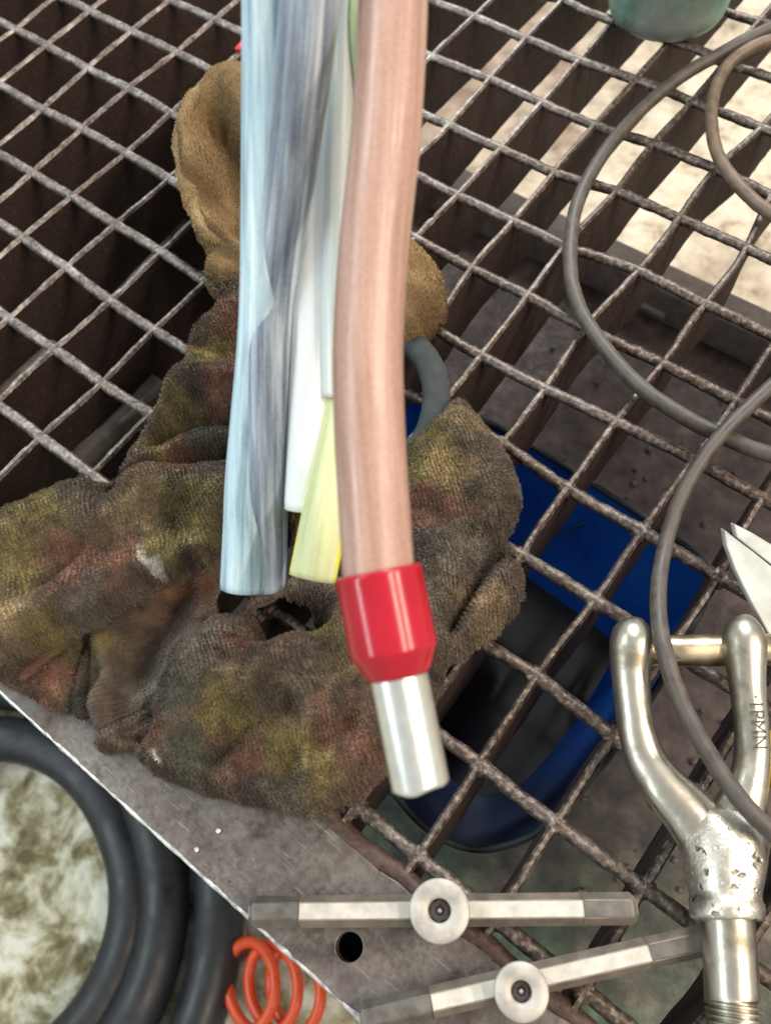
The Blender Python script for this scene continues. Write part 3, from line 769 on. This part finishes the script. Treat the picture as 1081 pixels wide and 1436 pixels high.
def cable(name, pts, dia, mats, label, stripe=None, core=True, ends=None):
    (xa, ya, da), (xb, yb_, db) = pts[0], pts[1]
    pts = [(xa + (xa - xb) * 2.2, ya - 420, da + (da - db) * 2.0)] + pts      # runs on, up and out of the frame
    P = catmull([dep(x, y, D) for x, y, D in pts], 10)
    root = empty(name, tuple(P[-1]))
    tag(root, label, 'cable', 'stripped cable cores hanging in from above')
    n = len(P); seg = 40
    r = np.full(n, dia / 2); r[-2:] = dia / 2 * np.array([1.0, 0.985])
    V, F = tube(P, r, seg, up=(-ROT[2][0], -ROT[2][1], -ROT[2][2]))
    FM = None
    if stripe:
        FM = []
        for i in range(n - 1):
            for k in range(seg):
                a = (k / seg + stripe['twist'] * i / n + stripe['phase']) % 1.0
                FM.append(1 if a < stripe['w'] or stripe.get('two') and 0.5 < a < 0.5 + stripe['w'] else 0)
        FM += [0, 0]
    s = np.concatenate([[0], np.cumsum(np.linalg.norm(np.diff(P, axis=0), axis=1))])
    th = np.tile(2 * math.pi * np.arange(seg) / seg, n) + np.repeat(s, seg) * 5.0
    uvw = np.stack([np.cos(th) * 1.3, np.sin(th) * 1.3, np.repeat(s, seg) * 9.0 + len(pts) * 1.7 + pts[0][0] * 0.013], 1)
    mesh_obj('insulation', V, F, mats, root, fmat=FM, colors=uvw)
    if core:
        d = P[-1] - P[-2]; d /= np.linalg.norm(d)
        v, f = lathe([(-0.002, dia * 0.38), (0.0002, dia * 0.38), (0.0004, dia * 0.3), (0.0004, 0.0001)], P[-1], d, 24)
        mesh_obj('copper_core', v, f, plain('copper', (0.6, 0.27, 0.14), 0.35, 1.0), root)
    return root, P

M_BLUE = streaky('smudge_shine_blue_pvc', (0.20, 0.29, 0.37), (0.47, 0.65, 0.73), (0.76, 0.87, 0.90), 0.30, 0.35, ((390, 60, .222), (347, 720, .270)))
M_SLATE = streaky('smudge_shine_grey_pvc', (0.09, 0.115, 0.16), (0.27, 0.32, 0.39), (0.66, 0.72, 0.77), 0.28, 0.3, ((430, 60, .216), (374, 720, .270)))
M_WHITE = streaky('white_pvc', (0.86, 0.90, 0.89), (0.92, 0.94, 0.93), (0.93, 0.95, 0.94), 0.45)
M_PALE = streaky('pale_grey_pvc', (0.52, 0.58, 0.56), (0.66, 0.71, 0.69), (0.78, 0.81, 0.79), 0.4)
M_GREEN = streaky('pale_green_pvc', (0.52, 0.56, 0.26), (0.60, 0.64, 0.34), (0.68, 0.71, 0.44), 0.42)
M_YELLOW = streaky('yellow_pvc', (0.72, 0.66, 0.05), (0.80, 0.76, 0.06), (0.85, 0.82, 0.16), 0.4)
M_BROWN = streaky('brown_pvc', (0.30, 0.165, 0.120), (0.39, 0.225, 0.172), (0.47, 0.295, 0.235), 0.30, 0.35, ((549, 60, .205), (525, 720, .200)))

cable('power_cable', [(384, -190, .200), (381, -60, .208), (379, 60, .219), (376, 222, .233), (372, 400, .247), (366, 500, .253), (350, 665, .263), (346, 740, .268), (341, 825, .272)], 0.0148, M_BLUE,
      'streaky light blue cable core, leftmost of the hanging cables')
cable('power_cable', [(448, -190, .192), (440, -60, .200), (429, 60, .210), (409, 222, .229), (382, 400, .2475), (374, 500, .252), (371, 665, .262), (371, 740, .270), (370, 818, .279)], 0.0148, M_SLATE,
      'slate grey cable core twisted against the light blue one')
cable('power_cable', [(474, -190, .238), (470, -60, .240), (464, 60, .243), (456, 200, .246), (447, 350, .250), (441, 480, .254), (437, 600, .258), (433, 714, .262)], 0.0152, M_WHITE,
      'bright white cable core ending just above the green and yellow one')
cable('power_cable', [(486, -190, .228), (483, -60, .231), (479, 60, .234), (475, 200, .238), (471, 350, .242), (470, 470, .246), (470, 556, .250)], 0.0074, M_PALE,
      'pale grey cable core behind the white one, shortest of the hanging cables')
cable('power_cable', [(524, -190, .230), (526, -60, .232), (525, 60, .234), (522, 200, .246), (516, 350, .254), (500, 500, .254), (480, 620, .253), (457, 720, .252), (438, 811, .252)], 0.0142, [M_GREEN, M_YELLOW],
      'green and yellow striped cable core ending left of the red ferrule', stripe=dict(w=0.16, twist=0.30, phase=0.05, two=True))
rootB, PB = cable('power_cable', [(556, -190, .205), (553, -60, .206), (549, 60, .205), (540, 200, .204), (524, 350, .203), (516, 480, .202), (518, 600, .201), (525, 720, .200), (531, 812, .199)], 0.0170, M_BROWN,
      'brown cable core with a red sleeved metal ferrule at its end', core=False)
# ferrule on the brown core
A, B = dep(531, 806, .199), dep(590, 1102, .196)
ax = (B - A) / np.linalg.norm(B - A); L = np.linalg.norm(B - A)
ls = np.linalg.norm(dep(556, 945, .198) - A)
t = NT('red_sleeve'); n = t.noise(60, 3)
t.set(color=t.ramp(n, [(0.3, (0.34, 0.005, 0.016)), (0.7, (0.42, 0.008, 0.022))]), rough=0.19, spec=0.5); t.bump(t.noise(900, 2), 0.02, 0.0003)
R1, R2 = 0.01035, 0.0068
v, f = lathe([(0.004, R1 - 0.0016), (-0.0006, R1 - 0.0014), (-0.0010, R1 - 0.0008), (-0.0006, R1), (0.0, R1), (ls * 0.3, R1), (ls * 0.74, R1), (ls * 0.755, R1), (ls * 0.775, R1 * 0.985), (ls * 0.80, R1 * 0.955), (ls * 0.96, R2 * 1.2), (ls * 0.99, R2 * 1.13), (ls * 1.02, R2 * 1.08), (ls * 1.02, R2 * 0.9)], A, ax, 64)
sl = mesh_obj('ferrule_sleeve', v, f, t.m, rootB)
t = NT('tinned_copper'); n = t.noise(300, 4)
t.set(color=t.ramp(n, [(0.3, (0.72, 0.74, 0.69)), (0.7, (0.86, 0.86, 0.80))]), metal=0.9, rough=0.30); t.bump(n, 0.05, 0.0004)
v, f = lathe([(ls * 0.95, R2), (ls * 1.1, R2), (L * 0.97, R2), (L * 0.985, R2), (L, R2 * 0.995), (L * 1.0005, R2 * 0.93), (L * 0.995, R2 * 0.9), (L * 0.9, R2 * 0.88), (L * 0.9, 0.0001)], A, ax, 64)
k = np.arange(len(v)); th = 2 * math.pi * (k % 64) / 64; rr = k // 64
wv = np.where((rr >= 3) & (rr <= 6), 0.0003 * np.sin(2 * th + 0.6) + 0.00025 * np.sin(5 * th), 0)
v = v + wv[:, None] * ax
mesh_obj('ferrule_tube', v, f, t.m, sl)

# ------------------------------------------------------------------ thin grey cables over the grating
M_THIN = plain('dirty_grey_cable', (0.072, 0.060, 0.050), 0.52, 0, 180, 0.35, 0.25, 0.0006)
M_THIN2 = plain('dirty_tan_cable', (0.14, 0.095, 0.062), 0.48, 0, 160, 0.35, 0.25, 0.0006)
def thin(pts, r, mat, label, tilt=0.0):
    P = catmull([at(x, y, z) for x, y, z in pts], 10)
    n = len(P); P = P + 0.0004 * (np.stack([fbm(np.arange(n) * 0.4, np.full(n, k * 3.0), 3) for k in range(3)], 1) - 0.5)
    v, f = tube(P, r, 14, jitter=0.012)
    tag(mesh_obj('thin_cable', v, f, mat), label, 'cable', 'thin cables looped over the grating')
thin([(1180, -10, .005), (1081, 38, .006), (1010, 75, .006), (940, 118, .006), (865, 190, .006), (815, 270, .006), (799, 345, .006), (806, 415, .006), (840, 478, .006), (895, 540, .007), (960, 585, .008), (1020, 615, .009), (1081, 638, .009), (1180, 660, .009)],
     0.0034, M_THIN, 'grey cable in a wide loop from the teal can across the grating')
thin([(1180, 20, .006), (1100, 50, .009), (1050, 68, .010), (1015, 98, .007), (998, 145, .006), (1002, 205, .006), (1030, 255, .006), (1081, 300, .006), (1160, 345, .006)],
     0.0032, M_THIN2, 'short tan brown cable curve at the upper right corner')
thin([(1200, 450, .020), (1120, 510, .018), (1060, 560, .017), (1000, 622, .016), (955, 695, .014), (930, 775, .014), (922, 850, .022), (932, 915, .028), (955, 985, .026), (992, 1055, .028), (1035, 1118, .031), (1085, 1170, .030), (1160, 1235, .025)],
     0.0030, M_THIN, 'dark grey cable crossing over the steel fork at the right')

# ------------------------------------------------------------------ teal can at the top
def teal_can():
    # base circle on the grating, its front edge seen at about (922, 60)
    e0, eL, eR = at(922, 60, 0.004), at(836, 22, 0.004), at(1010, 20, 0.004)
    R = np.linalg.norm(eL - eR) / 2 * 0.99
    fw = np.array([e0[0] - CAM[0], e0[1] - CAM[1], 0]); fw /= np.linalg.norm(fw)
    c = np.array([e0[0], e0[1], 0.001]) + fw * R
    root = empty('teal_can', tuple(c))
    tag(root, 'weathered teal green can standing at the top of the grating', 'can')
    t = NT('weathered_teal'); a = t.noise(45, 5, 0.65, dist=0.5); b = t.noise(16, 4)
    cc = t.ramp(a, [(0.32, (0.045, 0.11, 0.088)), (0.5, (0.16, 0.30, 0.25)), (0.68, (0.33, 0.44, 0.38))])
    cc = t.mix(t.ramp(b, [(0.48, 0.0), (0.62, 0.7)]), cc, (0.27, 0.25, 0.215))
    t.set(color=cc, rough=0.42, metal=0.1); t.bump(a, 0.25, 0.001)
    v, f = lathe([(0.0, 0.001), (0.0, R * 0.86), (0.002, R * 0.93), (0.006, R * 0.985), (0.012, R), (0.10, R * 1.04), (0.104, R * 1.06), (0.106, R * 1.03), (0.10, R * 1.0), (0.012, R * 0.94), (0.010, 0.001)], c, (0, 0, 1), 64)
    mesh_obj('can_wall', v, f, t.m, root)
    v, f = lathe([(0.0999, R * 1.045), (0.1015, R * 1.075), (0.1045, R * 1.075), (0.106, R * 1.05)], c, (0, 0, 1), 64)
    mesh_obj('rim', v, f, M_PLATE, root)
teal_can()

# ------------------------------------------------------------------ steel fork with pin
def steel_fork():
    t = NT('polished_forged_steel'); n = t.noise(70, 4, 0.6); f = t.noise(520, 4); vo = t.noise(130, 2, 0.4)
    t.set(color=t.ramp(n, [(0.34, (0.24, 0.21, 0.16)), (0.48, (0.46, 0.43, 0.36)), (0.7, (0.60, 0.57, 0.49))]), metal=0.95, rough=t.ramp(n, [(0.34, 0.46), (0.6, 0.25)]))
    t.bump(vo, 0.10, 0.0012); MS = t.m
    t = NT('pitted_steel'); f = t.noise(210, 5, 0.7); 
    vo = t.n.new('ShaderNodeTexVoronoi'); vo.inputs['Scale'].default_value = 240; vo.inputs['Randomness'].default_value = 1.0; wn = t.n.new('ShaderNodeVectorMath'); t.link(t.tc.outputs['Object'], wn.inputs[0]); ws = t.n.new('ShaderNodeVectorMath'); ws.operation = 'SCALE'; ws.inputs['Scale'].default_value = 0.006
    t.link(t.mix(0.0, t.noise(160, 3), 0.0), ws.inputs[0]); t.link(ws.outputs[0], wn.inputs[1]); t.link(wn.outputs[0], vo.inputs['Vector'])
    pit = t.ramp(t.mix(0.5, t.ramp(vo.outputs['Distance'], [(0.10, 0.0), (0.40, 1.0)]), t.ramp(t.noise(95, 3), [(0.40, 1.0), (0.60, 0.2)])), [(0.25, 0.0), (0.55, 1.0)])
    t.set(color=t.mix(pit, (0.20, 0.17, 0.13), (0.64, 0.60, 0.52)), metal=0.92, rough=t.ramp(f, [(0.3, 0.22), (0.7, 0.45)]))
    t.bump(t.mix(0.45, pit, f), 0.65, 0.0016); MP = t.m
    MG = plain('brassy_pin', (0.56, 0.46, 0.31), 0.3, 0.95, 140, 0.25, 0.08)
    z = 0.016
    base = at(1015, 1190, z)
    root = empty('steel_fork', (float(base[0]), float(base[1]), 0.0))
    tag(root, 'polished steel clevis fork with cross pin and grooved shank at the right', 'fork')
    def rod(pts, mat, name, ratio=1.0):
        P = catmull([at(x, y, zz) for x, y, zz, r in pts], 9)
        r = catmull([(r * depth_of(at(x, y, zz)) / FPX, 0, 0) for x, y, zz, r in pts], 9)[:, 0]
        v, f = tube(P, r, 26, ry=r * ratio, jitter=0.004)
        return mesh_obj(name, v, f, mat, root)
    # prongs (photo px centre line, height, half width px)
    rod([(884, 871, .018, 9), (886, 880, .019, 24), (886, 905, .020, 31), (884, 945, .019, 27), (887, 985, .019, 25), (893, 1025, .019, 26), (906, 1065, .018, 28), (930, 1102, .018, 32), (965, 1140, .017, 38), (990, 1175, .016, 40)], MS, 'prong', 0.85)
    rod([(1036, 867, .018, 9), (1040, 876, .019, 22), (1043, 900, .020, 30), (1046, 945, .019, 26), (1050, 985, .019, 24), (1054, 1025, .019, 24), (1054, 1065, .018, 25), (1048, 1102, .018, 28), (1035, 1140, .017, 36), (1022, 1175, .016, 40)], MS, 'prong', 0.85)
    # eye flange behind the left prong head
    c = at(872, 915, .010)
    d = at(1040, 912, .014) - at(890, 912, .014); d /= np.linalg.norm(d)
    v, f = lathe([(-0.004, 0.0005), (-0.0038, 0.0080), (-0.002, 0.0096), (0.003, 0.0096), (0.005, 0.0080), (0.005, 0.0005)], at(878, 918, .013), d, 30)
    mesh_obj('eye', v, f, MS, root)
    v, f = lathe([(-0.004, 0.0005), (-0.0038, 0.0080), (-0.002, 0.0094), (0.003, 0.0094), (0.005, 0.0080), (0.005, 0.0005)], at(1037, 915, .013), d, 30)
    mesh_obj('eye', v, f, MS, root)
    A, B = at(884, 914, .014), at(1110, 910, .014)
    v, f = tube([A, A * .66 + B * .34, A * .33 + B * .67, B], 22 * depth_of(A) / FPX, 28)
    mesh_obj('pin', v, f, MG, root)
    # throat and socket: lofted rings along the shank axis
    prof = [(1008, 1128, 52), (1010, 1142, 62), (1012, 1160, 63), (1013, 1180, 60), (1014, 1205, 56), (1015, 1228, 54), (1016, 1250, 50), (1017, 1262, 48), (1017.5, 1264, 50), (1018.5, 1286, 50), (1018.8, 1289, 48), (1018.9, 1289.5, 40)]
    ctr = np.array([at(x, y, z) for x, y, _ in prof]); rad = np.array([r * depth_of(at(x, y, z)) / FPX for x, y, r in prof])
    zz = np.clip(np.linspace(0.55, 1.2, 6), 0, 1)
    ry = rad.copy(); ry[:6] *= np.array([0.30, 0.55, 0.72, 0.85, 0.93, 0.98])
    rad2 = rad * 1.0
    v, f = tube(ctr, rad2, 40, ry=ry)
    nz = (fbm(v[:, 0] * 210, v[:, 1] * 210 + v[:, 2] * 140, 3) - 0.5)
    cen = np.repeat(ctr, 40, 0); wgt = np.repeat(np.array([1, 1, 1, 1, 1, .9, .5, .1, 0, 0, 0, 0]), 40)
    v = v + (v - cen) / (np.linalg.norm(v - cen, axis=1)[:, None] + 1e-9) * (nz * wgt * 0.0032)[:, None]
    mesh_obj('socket', v, f, MP, root)
    sh = [(1019, 1284, 36), (1019.5, 1292, 36), (1022, 1330, 36.5), (1026, 1398, 37), (1026.2, 1401, 37)]
    for k in range(7):
        y = 1402 + k * 9
        sh += [(1026.5 + k * .4, y, 37.5), (1026.6 + k * .4, y + 1.5, 31.5), (1026.7 + k * .4, y + 4.5, 31.5), (1026.8 + k * .4, y + 6, 37.5)]
    sh += [(1030, 1470, 37), (1036, 1560, 37), (1037, 1562, 20)]
    ctr = np.array([at(x, y, z) for x, y, _ in sh]); rad = np.array([r * depth_of(at(x, y, z)) / FPX for x, y, r in sh])
    v, f = tube(ctr, rad, 40)
    o = mesh_obj('shank', v, f, MS, root)
    md = o.modifiers.new('es', 'EDGE_SPLIT'); md.split_angle = math.radians(40)
    # stamped characters down the right prong
    cu = bpy.data.curves.new('stamp', 'FONT'); cu.body = '\u00b71PMN'; cu.size = 0.0062; cu.extrude = 0.00025; cu.space_character = 1.05
    to = bpy.data.objects.new('stamp_src', cu); col.objects.link(to)
    dg = bpy.context.evaluated_depsgraph_get(); me = bpy.data.meshes.new_from_object(to.evaluated_get(dg))
    bpy.data.objects.remove(to)
    vv = np.array([v.co[:] for v in me.vertices])
    p0, p1 = at(1058, 974, .0262), at(1064, 1032, .0262)
    ex = (p1 - p0); ex /= np.linalg.norm(ex)
    nrm = CAM - p0; nrm /= np.linalg.norm(nrm); nrm = nrm - ex * (nrm @ ex); nrm /= np.linalg.norm(nrm)
    ey = np.cross(nrm, ex)
    wv = p0 + vv[:, :1] * ex + (vv[:, 1:2] - 0.002) * ey + vv[:, 2:3] * nrm
    fs = [tuple(p.vertices) for p in me.polygons]
    mesh_obj('stamped_letters', wv, fs, plain('stamp_dark', (0.10, 0.085, 0.065), 0.6, 0.3), root, smooth=False)
steel_fork()

# ------------------------------------------------------------------ scissors at the right edge
def scissors():
    z = 0.012
    M_BL = plain('scissor_steel', (0.46, 0.46, 0.42), 0.45, 0.5, 70, 0.22, 0.15)
    piv = at(1150, 985, z)
    root = empty('scissors', (float(piv[0]), float(piv[1]), 0.0))
    tag(root, 'open scissors with pale steel blades pointing in from the right edge', 'scissors')
    def blade(out, name, zz, th):
        P = [at(x, y, zz) for x, y in out]; n = len(P)
        c = sum(P) / n
        V = [p for p in P] + [c + (p - c) * 0.93 + np.array((0, 0, th)) for p in P]
        F = [tuple(range(n))[::-1], tuple(range(n, 2 * n))] + [(i, (i + 1) % n, n + (i + 1) % n, n + i) for i in range(n)]
        bm = bmesh.new(); vs = [bm.verts.new(v - np.array(root.location)) for v in V]
        for f in F: bm.faces.new([vs[i] for i in f])
        bmesh.ops.recalc_face_normals(bm, faces=list(bm.faces))
        me = bpy.data.meshes.new(name); bm.to_mesh(me); bm.free(); me.materials.append(M_BL)
        o = bpy.data.objects.new(name, me); col.objects.link(o); o.parent = root
        return bevel(o, 0.0005, 2)
    blade([(1008, 738), (1012, 764), (1024, 796), (1046, 842), (1072, 890), (1100, 940), (1140, 1000), (1175, 1040), (1195, 1010), (1165, 960), (1130, 880), (1081, 795), (1050, 770), (1026, 752)], 'blade', z, 0.0022)
    blade([(1022, 731), (1026, 752), (1046, 768), (1081, 795), (1120, 850), (1160, 930), (1190, 990), (1215, 975), (1180, 890), (1130, 812), (1081, 764), (1050, 745)], 'blade', z - 0.0035, 0.0018)
    v, f = lathe([(-0.004, 0.0001), (-0.004, 0.004), (0.003, 0.004), (0.0038, 0.003), (0.004, 0.0001)], at(1168, 985, z + .001), (0, 0, 1), 20)
    mesh_obj('pivot_screw', v, f, M_BL, root)
    for c0 in ((1215, 1090), (1260, 1030)):
        c = at(*c0, z); pts = [c + np.array((0.017 * math.cos(a), 0.012 * math.sin(a), 0)) for a in np.linspace(0, 2 * math.pi, 28, endpoint=False)]
        v, f = tube(pts, 0.0035, 12, closed=True)
        mesh_obj('handle', v, f, plain('black_handle', (0.02, 0.02, 0.022), 0.4), root)
scissors()

# yellow grip that just shows at the right edge
v, f = tube(catmull([at(1094, 1030, .012), at(1091, 1062, .012), at(1098, 1095, .012), at(1118, 1130, .012)], 8), 0.0048, 16)
tag(mesh_obj('yellow_grip', v, f, plain('yellow_plastic', (0.70, 0.42, 0.02), 0.4)), 'yellow plastic grip just showing at right edge beside the fork', 'grip')

# ------------------------------------------------------------------ two T handles with hexagonal bars
M_HEX = plain('hex_steel', (0.22, 0.185, 0.15), 0.45, 0.4, 160, 0.22, 0.15)
M_FACET = plain('pale_facet', (0.47, 0.44, 0.39), 0.55, 0.15, 240, 0.16, 0.12)  # paler top facet along the middle of each bar
M_END = plain('dull_end_grey', (0.13, 0.118, 0.105), 0.45, 0.4, 200, 0.3, 0.2)
M_DISC = plain('disc_steel', (0.38, 0.35, 0.31), 0.5, 0.25, 150, 0.3, 0.15)
M_BORE = plain('black_bore', (0.018, 0.014, 0.012), 0.6)
def t_handle(pa, pb, pc, rdisc, z, af, marks, label, zdisc):
    A, B = at(*pa, z), at(*pb, z)
    d = (B - A); L = np.linalg.norm(d); d /= L
    C = at(*pc, zdisc)
    root = empty('t_handle', (float(C[0]), float(C[1]), 0.0))
    tag(root, label, 'tool', 'T handles with hexagonal bars')
    s = np.cross((0, 0, 1.0), d); up = np.array((0, 0, 1.0))
    R = af / math.sqrt(3)
    def hexseg(u0, u1, mats, name, scale=1.0, taper0=False, taper1=False):
        secs = []
        us = [(u0, 1)] if not taper0 else [(u0, 0.72), (u0 + 0.0016 / L, 1)]
        us += [(u1, 1)] if not taper1 else [(u1 - 0.0016 / L, 1), (u1, 0.72)]
        V = []
        for u, k in us:
            for q in range(6):
                a = math.pi / 3 * q + math.pi / 3
                V.append(A + d * L * u + (s * math.cos(a) + up * math.sin(a)) * R * scale * k)
        F, FM = [], []
        for i in range(len(us) - 1):
            for q in range(6):
                F.append((i * 6 + q, (i + 1) * 6 + q, (i + 1) * 6 + (q + 1) % 6, i * 6 + (q + 1) % 6)); FM.append(1 if q == 0 else 0)
        F += [tuple(range(6))[::-1], tuple(range(len(V) - 6, len(V)))]; FM += [0, 0]
        o = mesh_obj(name, V, F, mats, root, smooth=False, fmat=FM)
        return bevel(o, 0.0004, 2)
    hexseg(marks[0], marks[1], [M_HEX, M_FACET], 'bar')
    hexseg(0.0, marks[0], [M_END, M_END], 'bar_end', 0.985, taper0=True)
    hexseg(marks[1], 1.0, [M_HEX, M_END], 'bar_end', 0.985, taper1=True)
    # hub with disc face and socket screw
    v, f = lathe([(-0.060, 0.0001), (-0.060, rdisc * 0.62), (-0.012, rdisc * 0.62), (-0.010, rdisc * 0.86), (-0.003, rdisc * 0.86)], C, up, 40)
    mesh_obj('hub', v, f, plain('hub_brown', (0.14, 0.105, 0.075), 0.5, 0.4), root)
    v, f = lathe([(-0.0031, rdisc * 0.7), (-0.0030, rdisc * 0.97), (-0.0022, rdisc), (-0.0005, rdisc), (0, rdisc * 0.95), (0.0002, rdisc * 0.42), (-0.0004, rdisc * 0.37), (-0.003, rdisc * 0.36)], C, up, 56)
    dsc = mesh_obj('disc', v, f, M_DISC, root)
    v, f = lathe([(-0.0018, rdisc * 0.365), (-0.0018, rdisc * 0.20), (-0.0028, rdisc * 0.15), (-0.0028, 0.0001)], C, up, 6)
    mesh_obj('socket_screw', v, f, M_BORE, dsc)
    v, f = lathe([(-0.0026, 0.0010), (-0.0018, 0.0008), (-0.0016, 0.0001)], C, up, 10)
    mesh_obj('screw_tip', v, f, plain('tip_grey', (0.3, 0.26, 0.24), 0.35, 0.8), dsc)
t_handle((352, 1279), (891, 1274), (616, 1277), 0.0097, 0.0072, 0.0090, (0.135, 0.865), 'T handle with hexagonal bar lying level, left end over the edge plate', 0.0185)
t_handle((505, 1428), (996, 1316), (731, 1391), 0.0084, 0.0072, 0.0084, (0.205, 0.82), 'tilted T handle with hexagonal bar at the bottom, right end by the fork', 0.0175)

# ------------------------------------------------------------------ small marks and crumbs
def crumb(px, r, mat, label, cat, z=0.003, name='crumb'):
    c = at(px[0], px[1], z)
    v, f = lathe([(-r * 0.5, r * 0.4), (-r * 0.1, r), (r * 0.4, r * 0.8), (r * 0.7, r * 0.2), (r * 0.72, 0.0001)], c, (0, 0, 1), 9)
    v = v + RNG.normal(size=v.shape) * r * 0.10
    tag(mesh_obj(name, v, f, mat), label, cat)
M_WSP = plain('white_speck', (0.8, 0.8, 0.76), 0.6)
crumb((306, 1165), 0.0009, M_WSP, 'tiny white crumb on the edge plate nearer the rag', 'crumb', 0.0012)
crumb((276, 1191), 0.0009, M_WSP, 'tiny white crumb on the edge plate nearer its outer edge', 'crumb', 0.0012)
v, f = tube([at(333, 70, 0.0022), at(342, 60, 0.0022)], 0.0022, 8, ry=0.0012)
tag(mesh_obj('red_paint_mark', v, f, plain('red_mark', (0.65, 0.03, 0.05), 0.5)), 'small red paint mark on a bar left of the blue cable', 'mark')
crumb((606, 270), 0.0042, plain('orange_bit', (0.75, 0.26, 0.09), 0.5), 'small orange plastic bit seen through the grating by the brown cable', 'plastic bit', -0.038, 'plastic_bit')
